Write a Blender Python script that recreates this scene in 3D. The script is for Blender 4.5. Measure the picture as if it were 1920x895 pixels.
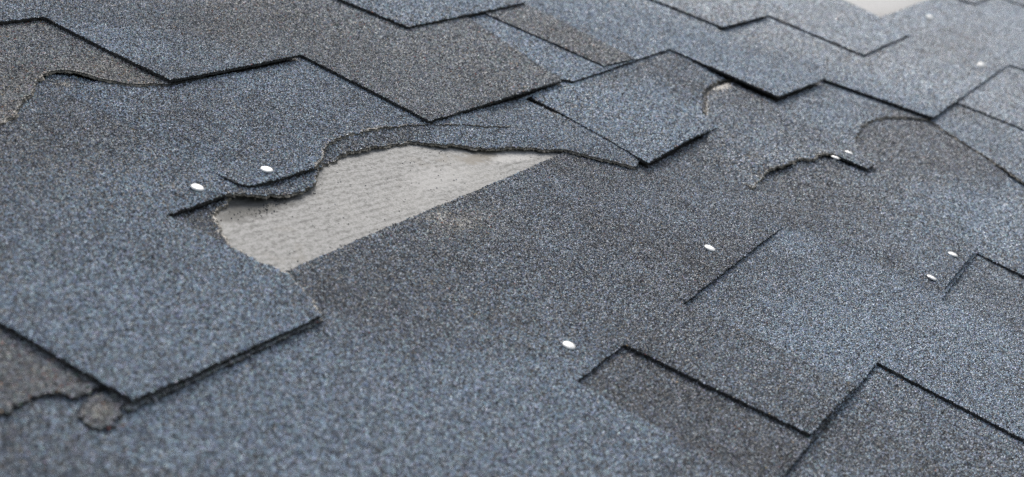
import bpy, bmesh, math, random
import numpy as np
from mathutils import Matrix, Vector, noise
from mathutils.geometry import delaunay_2d_cdt

for o in list(bpy.data.objects):
    bpy.data.objects.remove(o)
sc = bpy.context.scene
COL = sc.collection
R = math.radians

# ------------------------------------------------------------------ camera, sky, sun, exposure
# Roof coordinates: x along the courses, y up the slope, z out of the roof (metres). The roof is pitched 19.5 degrees.
PITCH = R(19.46)
ROOF = Matrix.Translation((0, 0, 3.0)) @ Matrix.Rotation(PITCH, 4, 'X')
cam_data = bpy.data.cameras.new('camera')
cam = bpy.data.objects.new('camera', cam_data)
COL.objects.link(cam)
cam_local = Matrix(((0.432291, 0.211068, -0.876684, 0.0),
                    (-0.850201, 0.419360, -0.318268, 0.0),
                    (0.300470, 0.882942, 0.360736, 0.4581),
                    (0, 0, 0, 1)))
cam.matrix_world = ROOF @ cam_local
cam_data.sensor_width = 36.0
cam_data.lens = 3021.71 / 1920 * 36.0
cam_data.clip_start = 0.02
cam_data.clip_end = 500.0
cam_data.dof.use_dof = True
cam_data.dof.focus_distance = 1.36
cam_data.dof.aperture_fstop = 8.4
sc.camera = cam
sc.cycles.denoising_prefilter = 'NONE'

SUN_EL, SUN_AZ = R(46), R(66)          # azimuth measured from +Y (up the slope) towards +X (along the courses)
world = bpy.data.worlds.new('World')
sc.world = world
world.use_nodes = True
wn, wl = world.node_tree.nodes, world.node_tree.links
wn.clear()
sky = wn.new('ShaderNodeTexSky')
sky.sky_type = 'NISHITA'
sky.sun_disc = False
sky.sun_elevation = SUN_EL
sky.sun_rotation = SUN_AZ
sky.air_density = 1.0
sky.dust_density = 4.0
sky.ozone_density = 1.0
hs = wn.new('ShaderNodeHueSaturation')      # a grey, overcast sky
hs.inputs['Saturation'].default_value = 0.5
bg = wn.new('ShaderNodeBackground')
bg.inputs['Strength'].default_value = 0.085
wo = wn.new('ShaderNodeOutputWorld')
wl.new(sky.outputs[0], hs.inputs['Color'])
wl.new(hs.outputs[0], bg.inputs['Color'])
wl.new(bg.outputs[0], wo.inputs['Surface'])

sun_data = bpy.data.lights.new('sun', 'SUN')
sun_data.energy = 1.5
sun_data.angle = R(38)
sun_data.color = (1.0, 0.97, 0.93)
sun = bpy.data.objects.new('sun', sun_data)
COL.objects.link(sun)
sd = Vector((math.sin(SUN_AZ) * math.cos(SUN_EL), math.cos(SUN_AZ) * math.cos(SUN_EL), math.sin(SUN_EL)))
sun.rotation_euler = sd.to_track_quat('Z', 'Y').to_euler()
sun.location = (0, 0, 8)

sc.view_settings.view_transform = 'Standard'
sc.view_settings.look = 'None'
sc.view_settings.exposure = 1.26
sc.view_settings.gamma = 1.0

# ------------------------------------------------------------------ materials
def new_mat(name):
    m = bpy.data.materials.new(name)
    m.use_nodes = True
    nt = m.node_tree
    nt.nodes.clear()
    out = nt.nodes.new('ShaderNodeOutputMaterial')
    b = nt.nodes.new('ShaderNodeBsdfPrincipled')
    nt.links.new(b.outputs[0], out.inputs[0])
    return m, nt, b

class G:
    """Small helper to write node graphs."""
    def __init__(self, nt):
        self.nt = nt
    def n(self, kind, **kw):
        x = self.nt.nodes.new('ShaderNode' + kind)
        for k, v in kw.items():
            setattr(x, k, v)
        return x
    def put(self, sock, v):
        if isinstance(v, bpy.types.NodeSocket):
            self.nt.links.new(v, sock)
        else:
            sock.default_value = v
    def math(self, op, a, b=0.0, c=0.0, clamp=False):
        x = self.n('Math', operation=op, use_clamp=clamp)
        for i, v in enumerate((a, b, c)):
            self.put(x.inputs[i], v)
        return x.outputs[0]
    def mix(self, f, a, b, blend='MIX'):
        x = self.n('Mix', data_type='RGBA', blend_type=blend)
        self.put(x.inputs[0], f)
        self.put(x.inputs[6], a if isinstance(a, bpy.types.NodeSocket) else (*a, 1))
        self.put(x.inputs[7], b if isinstance(b, bpy.types.NodeSocket) else (*b, 1))
        return x.outputs[2]
    def fmix(self, f, a, b):
        x = self.n('Mix', data_type='FLOAT')
        self.put(x.inputs[0], f); self.put(x.inputs[2], a); self.put(x.inputs[3], b)
        return x.outputs[0]
    def ramp(self, f, stops, mode='LINEAR'):
        x = self.n('ValToRGB')
        x.color_ramp.interpolation = mode
        e = x.color_ramp.elements
        while len(e) < len(stops):
            e.new(0.5)
        for i, (p, c) in enumerate(stops):
            e[i].position = p
            e[i].color = (*c, 1) if len(c) == 3 else c
        self.put(x.inputs[0], f)
        return x.outputs[0]
    def noise(self, co, scale, detail=3, rough=0.55, dist=0.0):
        x = self.n('TexNoise')
        self.put(x.inputs['Vector'], co)
        x.inputs['Scale'].default_value = scale
        x.inputs['Detail'].default_value = detail
        x.inputs['Roughness'].default_value = rough
        x.inputs['Distortion'].default_value = dist
        return x.outputs[0]
    def sstep(self, v, a, b):
        x = self.n('MapRange', interpolation_type='SMOOTHSTEP')
        self.put(x.inputs[0], v); x.inputs[1].default_value = a; x.inputs[2].default_value = b
        return x.outputs[0]

GRAN_TINT = (0.37, 0.47, 0.60)
def granule_material():
    """Ceramic granules pressed in asphalt. Vertex colour 'tone': r = share of dark granules, g = share of brown ones, b = granules rubbed off."""
    m, nt, b = new_mat('granules')
    g = G(nt)
    co = g.n('TexCoord').outputs['Object']
    at = g.n('Attribute', attribute_name='tone')
    sep = g.n('SeparateColor')
    nt.links.new(at.outputs['Color'], sep.inputs[0])
    dark, brown, bare = sep.outputs[0], sep.outputs[1], sep.outputs[2]
    # granule cells
    warp = g.n('VectorMath', operation='MULTIPLY')
    nt.links.new(co, warp.inputs[0]); warp.inputs[1].default_value = (1.0, 1.0, 1.0)
    vo = g.n('TexVoronoi', feature='F1', distance='EUCLIDEAN')
    nt.links.new(warp.outputs[0], vo.inputs['Vector'])
    vo.inputs['Scale'].default_value = 560.0
    cs = g.n('SeparateColor')
    nt.links.new(vo.outputs['Color'], cs.inputs[0])
    r1, r2, r3 = cs.outputs
    d = vo.outputs['Distance']
    # blending of the granule mix drifts over the sheet
    n1 = g.noise(co, 9.0, 4, 0.6)
    n2 = g.noise(co, 38.0, 3, 0.6)
    dk = g.math('ADD', dark, g.math('MULTIPLY', g.math('SUBTRACT', n1, 0.5), 0.75))
    dk = g.math('ADD', dk, g.math('MULTIPLY', g.math('SUBTRACT', n2, 0.5), 0.5), clamp=True)
    blue = g.ramp(r1, [(0.0, (.012, .014, .018)), (.16, (.030, .036, .044)), (.36, (.072, .088, .112)), (.60, (.135, .168, .215)), (.82, (.215, .262, .325)), (1.0, (.36, .42, .49))])
    drk = g.ramp(r1, [(0.0, (.008, .008, .010)), (.30, (.016, .017, .021)), (.58, (.042, .046, .055)), (.78, (.082, .090, .108)), (.92, (.150, .165, .195)), (1.0, (.33, .35, .39))])
    brn = g.ramp(r1, [(0.0, (.012, .011, .010)), (.22, (.032, .030, .028)), (.50, (.085, .083, .080)), (.75, (.165, .163, .158)), (.92, (.28, .27, .255)), (1.0, (.45, .42, .38))])
    # every granule belongs to one colour batch
    pick = g.math('GREATER_THAN', g.math('ADD', g.math('MULTIPLY', dk, 1.0), 0.0), r2)
    c = g.mix(pick, blue, drk)
    soft = g.mix(dk, blue, drk)
    c = g.mix(0.5, c, soft)
    c = g.mix(g.math('MULTIPLY', brown, 0.7, clamp=True), c, brn)
    # odd red, ochre, cream and green granules
    odd = g.ramp(r3, [(0.0, (.33, .055, .04)), (.22, (.40, .13, .05)), (.45, (.42, .24, .07)), (.66, (.50, .42, .30)), (.9, (.62, .62, .60)), (.97, (.05, .16, .07))], 'CONSTANT')
    thr = g.math('SUBTRACT', 0.992, g.math('MULTIPLY', brown, 0.06))
    c = g.mix(g.math('GREATER_THAN', r2, thr), c, odd)
    # asphalt seen between granules
    c = g.mix(g.sstep(d, 0.50, 0.72), c, (.010, .010, .011))
    # granules rubbed off: glass mat and asphalt dust
    fine = g.noise(co, 900.0, 2, 0.7)
    mid = g.noise(co, 160.0, 3, 0.7)
    mat_c = g.mix(g.sstep(fine, .35, .7), (.14, .13, .115), (.40, .375, .33))
    mat_c = g.mix(g.sstep(mid, .5, .68), mat_c, (.06, .055, .05))
    bm = g.math('GREATER_THAN', g.math('ADD', bare, g.math('MULTIPLY', g.math('SUBTRACT', r1, 0.5), 0.55)), 0.42)
    c = g.mix(bm, c, mat_c)
    # alpha of 'tone': where the granules are built as stones, only the asphalt bed is left under them
    bed_mat = g.mix(g.sstep(fine, .35, .7), (.15, .142, .13), (.40, .375, .335))
    bed_mat = g.mix(g.sstep(mid, .54, .68), bed_mat, (.06, .055, .05))
    bed = g.mix(g.sstep(g.math('ADD', bare, g.math('MULTIPLY', g.math('SUBTRACT', mid, .5), .8)), .28, .42), (.018, .018, .019), bed_mat)
    # thin pale dust
    c = g.mix(g.math('MULTIPLY', g.sstep(g.noise(co, 14.0, 5, 0.65), .55, .8), 0.10), c, (.30, .29, .28))
    c = g.mix(1.0, c, GRAN_TINT, 'MULTIPLY')
    c = g.mix(g.math('LESS_THAN', r2, at.outputs['Alpha']), c, bed)
    nt.links.new(c, b.inputs['Base Color'])
    rgh = g.fmix(r3, 0.5, 0.85)
    nt.links.new(rgh, b.inputs['Roughness'])
    b.inputs['Specular IOR Level'].default_value = 0.3
    # relief of the stones: domed, each at its own height and tilt
    dome = g.math('SUBTRACT', 1.0, g.math('POWER', g.math('MULTIPLY', d, 1.35, clamp=True), 2.0))
    h = g.math('MULTIPLY', dome, g.math('ADD', 0.55, g.math('MULTIPLY', r3, 0.9)))
    h = g.math('ADD', h, g.math('MULTIPLY', fine, 0.25))
    h = g.math('MULTIPLY', h, g.fmix(bm, 1.0, 0.35))
    bu = g.n('Bump')
    bu.inputs['Strength'].default_value = 1.0
    bu.inputs['Distance'].default_value = 0.0011
    nt.links.new(h, bu.inputs['Height'])
    nt.links.new(bu.outputs[0], b.inputs['Normal'])
    return m

def simple_edge(name, c0, c1, c2, s1, s2, bump):
    m, nt, b = new_mat(name)
    g = G(nt)
    co = g.n('TexCoord').outputs['Object']
    a = g.noise(co, s1, 4, .65)
    f = g.noise(co, s2, 3, .7)
    c = g.mix(g.sstep(a, .38, .62), c0, c1)
    c = g.mix(g.sstep(f, .52, .66), c, c2)
    nt.links.new(c, b.inputs['Base Color'])
    b.inputs['Roughness'].default_value = 0.85
    b.inputs['Specular IOR Level'].default_value = 0.25
    bu = g.n('Bump'); bu.inputs['Distance'].default_value = bump
    nt.links.new(f, bu.inputs['Height']); nt.links.new(bu.outputs[0], b.inputs['Normal'])
    return m

def deck_material():
    m, nt, b = new_mat('weathered_board')
    g = G(nt)
    co = g.n('TexCoord').outputs['Object']
    mp = g.n('Mapping'); nt.links.new(co, mp.inputs[0])
    mp.inputs['Rotation'].default_value = (0, 0, R(6.2))
    sx = g.n('SeparateXYZ'); nt.links.new(mp.outputs[0], sx.inputs[0])
    wob = g.noise(co, 30.0, 2, .5)
    rows = g.math('SINE', g.math('ADD', g.math('MULTIPLY', sx.outputs[1], 6.2832 / .0078), g.math('MULTIPLY', wob, 2.5)))
    mp2 = g.n('Mapping'); nt.links.new(mp.outputs[0], mp2.inputs[0]); mp2.inputs['Scale'].default_value = (.55, 1.0, 1.0)
    st = g.math('ADD', g.noise(mp2.outputs[0], 250.0, 5, .8), g.math('MULTIPLY', rows, .035))
    fine = g.noise(co, 560.0, 3, .8)
    pit = g.noise(co, 240.0, 4, .75)
    blot = g.noise(co, 22.0, 5, .65)
    big = g.noise(co, 8.0, 3, .6)
    c = g.mix(g.sstep(st, .44, .66), (.30, .297, .288), (.125, .124, .117))
    c = g.mix(g.math('MULTIPLY', g.sstep(big, .50, .62), .45), c, (.32, .315, .30))
    c = g.mix(g.math('MULTIPLY', g.sstep(blot, .55, .70), .55), c, (.215, .198, .170))
    c = g.mix(g.math('MULTIPLY', g.sstep(pit, .53, .64), .5), c, (.16, .156, .145))
    c = g.mix(g.math('MULTIPLY', g.sstep(fine, .53, .62), .8), c, (.11, .108, .10))
    def patch(x, y, rx, ry, n_amp):          # stains and other colour patches, each with its own outline
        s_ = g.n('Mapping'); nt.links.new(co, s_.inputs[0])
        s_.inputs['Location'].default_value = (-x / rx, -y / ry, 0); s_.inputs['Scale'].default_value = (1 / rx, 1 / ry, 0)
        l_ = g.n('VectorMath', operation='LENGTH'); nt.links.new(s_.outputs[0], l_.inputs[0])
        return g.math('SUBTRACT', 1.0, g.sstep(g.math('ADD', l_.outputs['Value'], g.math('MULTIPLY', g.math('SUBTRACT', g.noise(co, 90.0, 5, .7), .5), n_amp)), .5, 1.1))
    c = g.mix(g.math('MULTIPLY', patch(1.262, .508, .045, .014, 2.2), .7), c, (.19, .17, .14))
    c = g.mix(g.math('MULTIPLY', patch(1.300, .494, .05, .014, 2.6), .75), c, (.40, .393, .38))
    c = g.mix(g.math('MULTIPLY', patch(1.16, .50, .05, .02, 2.6), .5), c, (.36, .353, .34))
    c = g.mix(g.math('MULTIPLY', patch(2.9, .60, .5, .16, .6), .8), c, (.41, .407, .40))  # far board painted paler, standing in for sky sheen
    c = g.mix(g.math('MULTIPLY', patch(.955, .541, .065, .016, 1.6), .75), c, (.09, .088, .08))  # darker patch on the board below the flap
    vo = g.n('TexVoronoi', feature='F1'); nt.links.new(co, vo.inputs['Vector']); vo.inputs['Scale'].default_value = 120.0
    vs = g.n('SeparateColor'); nt.links.new(vo.outputs['Color'], vs.inputs[0])
    spot = g.math('MULTIPLY', g.math('LESS_THAN', vo.outputs['Distance'], .13), g.math('GREATER_THAN', vs.outputs[0], .72))
    c = g.mix(g.math('MULTIPLY', spot, .85), c, (.06, .058, .055))
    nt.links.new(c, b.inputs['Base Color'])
    b.inputs['Roughness'].default_value = 0.9
    b.inputs['Specular IOR Level'].default_value = 0.2
    h = g.math('ADD', g.math('MULTIPLY', fine, .7), g.math('MULTIPLY', pit, .5))
    bu = g.n('Bump'); bu.inputs['Distance'].default_value = .0005; bu.inputs['Strength'].default_value = .7
    nt.links.new(h, bu.inputs['Height']); nt.links.new(bu.outputs[0], b.inputs['Normal'])
    return m

def stone_material():
    m, nt, b = new_mat('ceramic_granule')
    g = G(nt)
    at = g.n('Attribute', attribute_name='grain')
    nt.links.new(at.outputs['Color'], b.inputs['Base Color'])
    b.inputs['Roughness'].default_value = 0.5
    b.inputs['Specular IOR Level'].default_value = 0.55
    return m

M_STONE = stone_material()
M_GRAN = granule_material()
M_CUT = simple_edge('cut_asphalt_edge', (.016, .016, .016), (.030, .029, .028), (.13, .13, .13), 260, 700, .0005)
M_TORN = simple_edge('torn_glass_mat', (.30, .275, .235), (.10, .093, .08), (.016, .015, .014), 260, 480, .0006)
M_BACK = simple_edge('asphalt_back', (.018, .018, .018), (.03, .03, .03), (.05, .05, .05), 200, 800, .0003)
M_FIB = simple_edge('pale_fibre', (.50, .45, .37), (.36, .31, .25), (.14, .12, .10), 400, 800, .0001)
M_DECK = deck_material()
def nail_material():
    m, nt, b = new_mat('galvanised_zinc')
    g = G(nt)
    co = g.n('TexCoord').outputs['Object']
    f = g.noise(co, 420.0, 4, .7)
    c = g.mix(g.sstep(f, .35, .75), (.68, .675, .66), (.48, .48, .47))
    nt.links.new(c, b.inputs['Base Color'])
    b.inputs['Metallic'].default_value = 0.1
    b.inputs['Roughness'].default_value = 0.5
    bu = g.n('Bump'); bu.inputs['Distance'].default_value = .0002
    nt.links.new(f, bu.inputs['Height']); nt.links.new(bu.outputs[0], b.inputs['Normal'])
    return m
M_NAIL = nail_material()
def ground_material():
    m, nt, b = new_mat('lawn')
    g = G(nt)
    co = g.n('TexCoord').outputs['Object']
    c = g.mix(g.noise(co, 3.0, 6, .7), (.035, .06, .02), (.09, .11, .045))
    nt.links.new(c, b.inputs['Base Color']); b.inputs['Roughness'].default_value = 0.95
    return m
M_LAWN = ground_material()

# ------------------------------------------------------------------ measured layout (millimetres: along the course, down the slope)
PIECES = [
 dict(name='O7a', k=7, off=0, tone=(0.3, 0.03), sub=None, sinks=[], blobs=[(1012, -87, 120, 60, 0.2, 0, 0)], pts=[(150, -162, 'h'), (150, 185, 'c'), (700, 185, 'c'), (700, 35, 'c'), (820, 35, 'c'), (820, 185, 'c'), (1300, 185, 'h'), (1300, -162, 'h')]),
 dict(name='O7b', k=7, off=0, tone=(0.3, 0.03), sub=None, sinks=[], blobs=[], pts=[(1301.5, -162, 'h'), (1301.5, 185, 'c'), (1500, 185, 'c'), (1500, 40, 'c'), (1700, 40, 'c'), (1700, 185, 'c'), (3000, 185, 'h'), (3000, -162, 'h')]),
 dict(name='O6a', k=6, off=0, tone=(0.8, 0.1), sub=None, sinks=[], blobs=[], pts=[(150, -312, 'h'), (150, 35, 'c'), (800, 35, 'h'), (800, -116, 'c'), (1060, -117, 'h'), (1060, -312, 'h')]),
 dict(name='O6b', k=6, off=0, tone=(0.06, 0), sub=None, sinks=[((1430.0, -110.0), (1590.0, -110.0), 0.9, 45)], blobs=[(1168, -248, 110, 45, 0.35, 0, 0), (1335, -250, 60, 40, 0.3, 0.05, 0)], pts=[(1061, -312, 'h'), (1061, -117, 'c'), (1201.8, -116.9, 'c'), (1182.5, 5.1, 'c'), (1180, 35, 'c'), (1414, 35, 'h'), (1416, -110, 'c'), (1500, -110, 'h'), (1500, -312, 'h')]),
 dict(name='O6c', k=6, off=0, tone=(0.0, 0), sub=None, sinks=[((1430.0, -110.0), (1590.0, -110.0), 0.9, 45)], blobs=[], pts=[(1501, -312, 'h'), (1501, -110, 'c'), (1605.7, -111.2, 'c'), (1593.6, -60.8, 'c'), (1588, 35, 'c'), (2300, 35, 'h'), (2300, -50, 'c'), (2480, -50, 'c'), (2480, 35, 'c'), (3000, 35, 'h'), (3000, -312, 'h')]),
 dict(name='O5', k=5, off=0, tone=(0.74, 0.04), sub=None, sinks=[((1416.0, -240.0), (1416.0, -100.0), 4.0, 55), ((1650.0, -113.0), (2150.0, -113.0), 4.0, 70), ((1450.0, -113.0), (1590.0, -113.0), 1.3, 45)], blobs=[(887, -206, 70, 50, -0.62, -0.1, 0), (909, -250, 50, 40, -0.35, -0.1, 0), (632, -377, 170, 130, -0.5, -0.1, 0), (770, -328, 130, 90, -0.62, -0.1, 0), (775, -257, 140, 90, -0.6, -0.1, 0), (904, -284, 60, 60, -0.3, -0.1, 0), (1092, -440, 58, 14, -1.1, 1.0, 0.34), (1080, -459, 26, 9, -0.7, 0.7, 0.34), (1096, -413, 60, 12, -0.4, 0.3, 0.12), (1049, -167, 60, 60, -0.25, 0, 0), (1487, -160, 150, 60, -0.35, -0.1, 0), (1494, -217, 150, 60, -0.2, 0, 0), (1755, -130, 170, 70, -0.7, -0.1, 0), (1076, -299, 80, 60, -0.2, 0, 0)], pts=[(150, -461, 'c'), (882.4, -465.1, 'c'), (1356.8, -470.2, 'c'), (2150, -461, 'h'), (2150, -113, 'c'), (1640, -113, 'c'), (1606.2, -113.1, 'c'), (1426.3, -113.5, 'c'), (1413, -262, 'c'), (1423.6, -266.2, 'c'), (1132.7, -261.8, 'h'), (1131, -117, 'c'), (1014.0, -119.5, 'c'), (1015.3, -263.5, 'c'), (926.5, -261.9, 'h'), (913, -114, 'c'), (300, -114, 'c'), (300, -262, 'c'), (150, -262, 'h')]),
 dict(name='O5b', k=5, off=2.7, tone=(0.02, 0), sub=None, sinks=[], blobs=[(2197, -257, 100, 50, 0.4, 0.1, 0)], pts=[(2120, -420, 'h'), (2073.3, -266.9, 't'), (2050.4, -241.8, 't'), (2030.5, -216.5, 't'), (1992.0, -167.7, 't'), (1945.0, -119.6, 't'), (1955, -112, 'c'), (3000, -112, 'h'), (3000, -420, 'h')]),  # few dark granules: distance haze put into the tone
 dict(name='O5c', k=5, off=5.4, tone=(0.15, 0.0), sub='O5b', sinks=[], blobs=[(2532, -230, 300, 60, 0.1, 0, 0)], pts=[(2240, -420, 'h'), (2226.7, -256.7, 'c'), (2224.9, -165.6, 'c'), (2252, -112, 'c'), (3000, -112, 'h'), (3000, -420, 'h')]),
 dict(name='O4M', k=4, off=-1.0, tone=(0.1, 0.75), sub=None, sinks=[((583.5, -442.0), (648.6, -430.9), -0.6, 30)], blobs=[(649, -447, 40, 20, 0, 0.1, 0.1)], pts=[(260, -610, 'h'), (260, -410, 'c'), (480, -420, 'r'), (587.5, -445.1, 'r'), (606.2, -448.0, 'r'), (618.3, -446.2, 'r'), (631.2, -441.8, 'r'), (628.8, -436.1, 'r'), (641.0, -433.0, 'r'), (654.7, -433.1, 'c'), (645.2, -408.8, 'c'), (837.1, -407.1, 't'), (846, -425, 't'), (856, -450, 'h'), (840, -610, 'h')]),
 dict(name='O4N', k=4, off=-0.2, tone=(0.75, 0), sub=None, rim=2.2, sinks=[((896.4, -540.0), (859.9, -495.6), 2.0, 40)], blobs=[], pts=[(780, -610, 'h'), (780, -470, 'h'), (867.5, -497.1, 't'), (874.2, -507.8, 't'), (885.6, -521.7, 't'), (893.7, -531.3, 't'), (903.1, -542.1, 't'), (909.0, -547.6, 't'), (921.8, -548.9, 't'), (938.2, -555.3, 't'), (940, -610, 'h')]),
 dict(name='O4R', k=4, off=0.3, tone=(0.5, 0.08), sub=None, rim=2.4, sinks=[((1500.0, -490.0), (1550.0, -412.0), 5.0, 60), ((1550.0, -412.0), (1500.0, -350.0), 4.4, 48), ((1718.1, -283.3), (1745.6, -258.7), -2.6, 40), ((1563.0, -326.7), (1605.7, -322.1), -3.6, 35), ((1644.0, -318.5), (1719.7, -302.8), -1.2, 30)], blobs=[(1852, -340, 150, 60, -0.35, 0, 0), (1650, -358, 80, 40, -0.15, 0, 0), (1806, -436, 80, 30, 0.2, 0.1, 0), (2208, -490, 120, 60, -0.3, 0, 0), (1808, -468, 26, 6, 0, 0, 1.2), (1696, -451, 16, 4, 0, 0, 0.5), (1965, -365, 120, 30, -0.35, 0, 0), (1754, -272, 10, 6, 0, 0, 0.3)], pts=[(1500, -500, 'h'), (1560, -412, 'h'), (1505, -350, 't'), (1481.5, -319.6, 't'), (1509.9, -323.0, 't'), (1522.8, -323.4, 't'), (1537.7, -325.4, 't'), (1552.7, -325.8, 't'), (1568.3, -323.2, 't'), (1584.3, -320.5, 't'), (1603.2, -319.1, 't'), (1631.9, -320.3, 't'), (1648.3, -317.8, 't'), (1653.7, -312.7, 't'), (1670.6, -308.3, 't'), (1686.2, -310.3, 't'), (1700.0, -306.3, 't'), (1710.4, -301.4, 'c'), (1713.8, -260.5, 'c'), (1742.8, -258.4, 't'), (1744.4, -263.8, 't'), (1759.7, -274.2, 't'), (1787.2, -285.3, 't'), (1796.1, -294.2, 't'), (1818.9, -302.2, 't'), (1855.3, -308.5, 't'), (1891.5, -313.9, 't'), (1926.0, -313.9, 't'), (1964.4, -311.1, 't'), (1989.5, -306.7, 't'), (2035.5, -289.0, 't'), (2068.1, -267.4, 't'), (2125, -272, 'h'), (2420, -300, 'h'), (2420, -610, 'h'), (1905, -610, 'h'), (1905, -468, 'h'), (1876.9, -466.7, 't'), (1832.7, -471.3, 't'), (1787.0, -471.9, 't'), (1743.0, -464.2, 't'), (1698.0, -448.5, 't'), (1665.1, -435.9, 'h'), (1593.4, -432.1, 'c')]),
 dict(name='O4T', k=4, off=5.4, tone=(0.15, 0.0), sub=None, sinks=[], blobs=[(2690, -358, 250, 60, 0.2, 0.15, 0), (2272, -393, 150, 40, 0.15, 0.05, 0), (2148, -292, 120, 30, -0.2, 0, 0), (2113, -368, 90, 30, -0.2, 0, 0), (3132, -341, 200, 40, -0.3, 0, 0)], pts=[(2040, -610, 'h'), (2037.4, -405.3, 'c'), (2068.1, -262.3, 'c'), (2649.8, -261.5, 'c'), (2666.1, -233.2, 'c'), (2740, -114, 'c'), (3550, -114, 'h'), (3550, -476, 'h'), (2995.7, -472.8, 'c'), (2630.6, -475.8, 'c'), (2612, -478, 'h'), (2606, -610, 'h')]),  # tone lightened to paint in the sheen of a grazing view
 dict(name='O3V', k=3, off=5.699999999999999, tone=(0.25, 0.05), sub=None, sinks=[], blobs=[], pts=[(2900, -760, 'h'), (3122.8, -480.5, 'c'), (3131.1, -413.0, 'c'), (3350.8, -406.6, 'c'), (3358.8, -344.5, 'c'), (3560, -265, 'c'), (3800, -265, 'h'), (3800, -760, 'h')]),
 dict(name='O3', k=3, off=0, tone=(0.3, 0), sub=None, rim=1.3, sinks=[((980.5, -534.4), (1083.2, -552.1), 2.2, 50), ((1083.2, -552.1), (1186.6, -540.6), 2.4, 50), ((1186.6, -540.6), (1331.8, -460.7), 2.4, 50), ((1331.8, -460.7), (1382.1, -407.9), 2.6, 50), ((938.7, -553.3), (947.8, -545.5), -1.5, 50), ((652.8, -412.2), (652.8, -412.2), -1, 60)], blobs=[(993, -692, 130, 50, 0.35, 0.1, 0), (1079, -662, 130, 50, 0.25, 0, 0), (987, -755, 12, 5, 0.3, 0, 0.6), (988, -731, 30, 14, 0.4, 0.1, 0.08), (972, -548, 60, 18, 0.35, 0, 0), (1173, -565, 140, 18, 0.45, 0.1, 0), (1368, -483, 100, 30, -0.1, 0, 0), (731, -539, 200, 80, -0.2, 0, 0), (737, -461, 200, 80, -0.25, 0, 0), (881, -674, 120, 40, 0.3, 0.1, 0)], pts=[(653, -776, 'h'), (653, -600, 'h'), (654.0, -508.7, 'c'), (649.9, -410.4, 'c'), (837.3, -408.4, 't'), (847.7, -422.0, 't'), (854.9, -434.4, 't'), (865.8, -452.1, 't'), (867.1, -465.2, 't'), (863.2, -477.8, 't'), (864.1, -488.7, 't'), (864.1, -500.2, 'h'), (863.0, -555.6, 'c'), (932.4, -555.3, 't'), (936.4, -556.3, 't'), (936.7, -552.2, 't'), (942.6, -551.7, 't'), (948.5, -552.5, 't'), (948.5, -548.6, 't'), (952.4, -546.5, 't'), (958.0, -543.1, 't'), (968.4, -542.3, 't'), (975.2, -539.5, 't'), (991.5, -536.4, 't'), (999.0, -536.0, 't'), (1008.6, -536.6, 't'), (1017.9, -536.3, 't'), (1028.4, -538.7, 't'), (1036.5, -544.6, 't'), (1045.8, -549.6, 't'), (1056.8, -555.6, 't'), (1073.4, -561.1, 't'), (1093.7, -560.1, 't'), (1099.4, -565.0, 't'), (1115.2, -565.9, 't'), (1129.7, -561.3, 't'), (1149.9, -560.9, 't'), (1181.0, -557.4, 't'), (1207.8, -551.3, 't'), (1217.6, -540.4, 't'), (1246.9, -523.7, 't'), (1263.1, -510.0, 't'), (1290.1, -501.6, 't'), (1320.3, -488.2, 't'), (1354.0, -469.9, 't'), (1368.7, -442.5, 't'), (1390.7, -411.0, 'c'), (1432, -420, 'h'), (1450, -776, 'h')]),
 dict(name='C2r', k=2, off=-1.2, tone=(0.3, 0), sub=None, rim=1.7, sinks=[((955.0, -780.0), (955.0, -606.0), 2.7, 44), ((953.4, -571.4), (958.6, -557.6), -0.8, 26), ((1167.7, -578.7), (1337.9, -523.6), 0.5, 40), ((962.4, -555.9), (1043.8, -552.2), -0.6, 30)], blobs=[(1064, -651, 130, 50, 0.25, 0, 0), (1192, -622, 90, 50, -0.05, 0, 0), (960, -569, 12, 8, 0.1, 0.3, 0.25)], pts=[(957, -745, 'h'), (957, -610, 'h'), (959.4, -589.6, 'c'), (954.5, -576.6, 'c'), (952.9, -563.0, 'c'), (956.1, -556.2, 'c'), (961.4, -553.7, 'c'), (977.4, -553.6, 'c'), (1009.6, -552.5, 'c'), (1044.4, -552.7, 't'), (1058.6, -556.9, 't'), (1073.7, -565.2, 't'), (1084.4, -570.6, 't'), (1100.5, -578.4, 't'), (1119.7, -580.8, 't'), (1143.0, -582.1, 't'), (1154.8, -580.2, 't'), (1172.8, -581.5, 't'), (1207.6, -574.9, 't'), (1247.1, -564.2, 't'), (1289.2, -547.7, 't'), (1308.6, -535.1, 't'), (1337.8, -523.5, 'h'), (1352.3, -560.6, 'c'), (1360, -600, 'h'), (1360, -745, 'h')]),
 dict(name='C2b', k=2, off=0, tone=(0.35, 0.85), sub=None, rim=1.5, sinks=[((400.0, -600.0), (862.6, -706.9), 1.2, 45), ((862.6, -706.9), (982.7, -767.6), 0.2, 40), ((982.7, -767.6), (1005.4, -757.2), -1.2, 40), ((1003.6, -755.6), (1054.6, -714.9), -1.3, 35)], blobs=[(1045, -763, 60, 20, -0.3, 0.3, 0.1), (1035, -812, 120, 30, 0.1, -0.3, 0), (895, -727, 30, 15, 0, 0.15, 0.1), (1040, -731, 40, 12, 0, 0.1, 0.12)], pts=[(400, -912, 'h'), (400, -600, 't'), (700, -640, 't'), (841.6, -706.1, 't'), (869.0, -712.1, 't'), (889.8, -717.5, 't'), (916.4, -736.0, 't'), (942.4, -748.2, 't'), (958.2, -761.7, 't'), (973.7, -767.1, 't'), (986.8, -770.8, 't'), (1000.9, -766.9, 't'), (1006.7, -758.2, 't'), (1015.4, -743.5, 't'), (1030.9, -728.6, 't'), (1065.2, -716.3, 'h'), (1120, -716, 'h'), (1120, -912, 'h')]),
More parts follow.
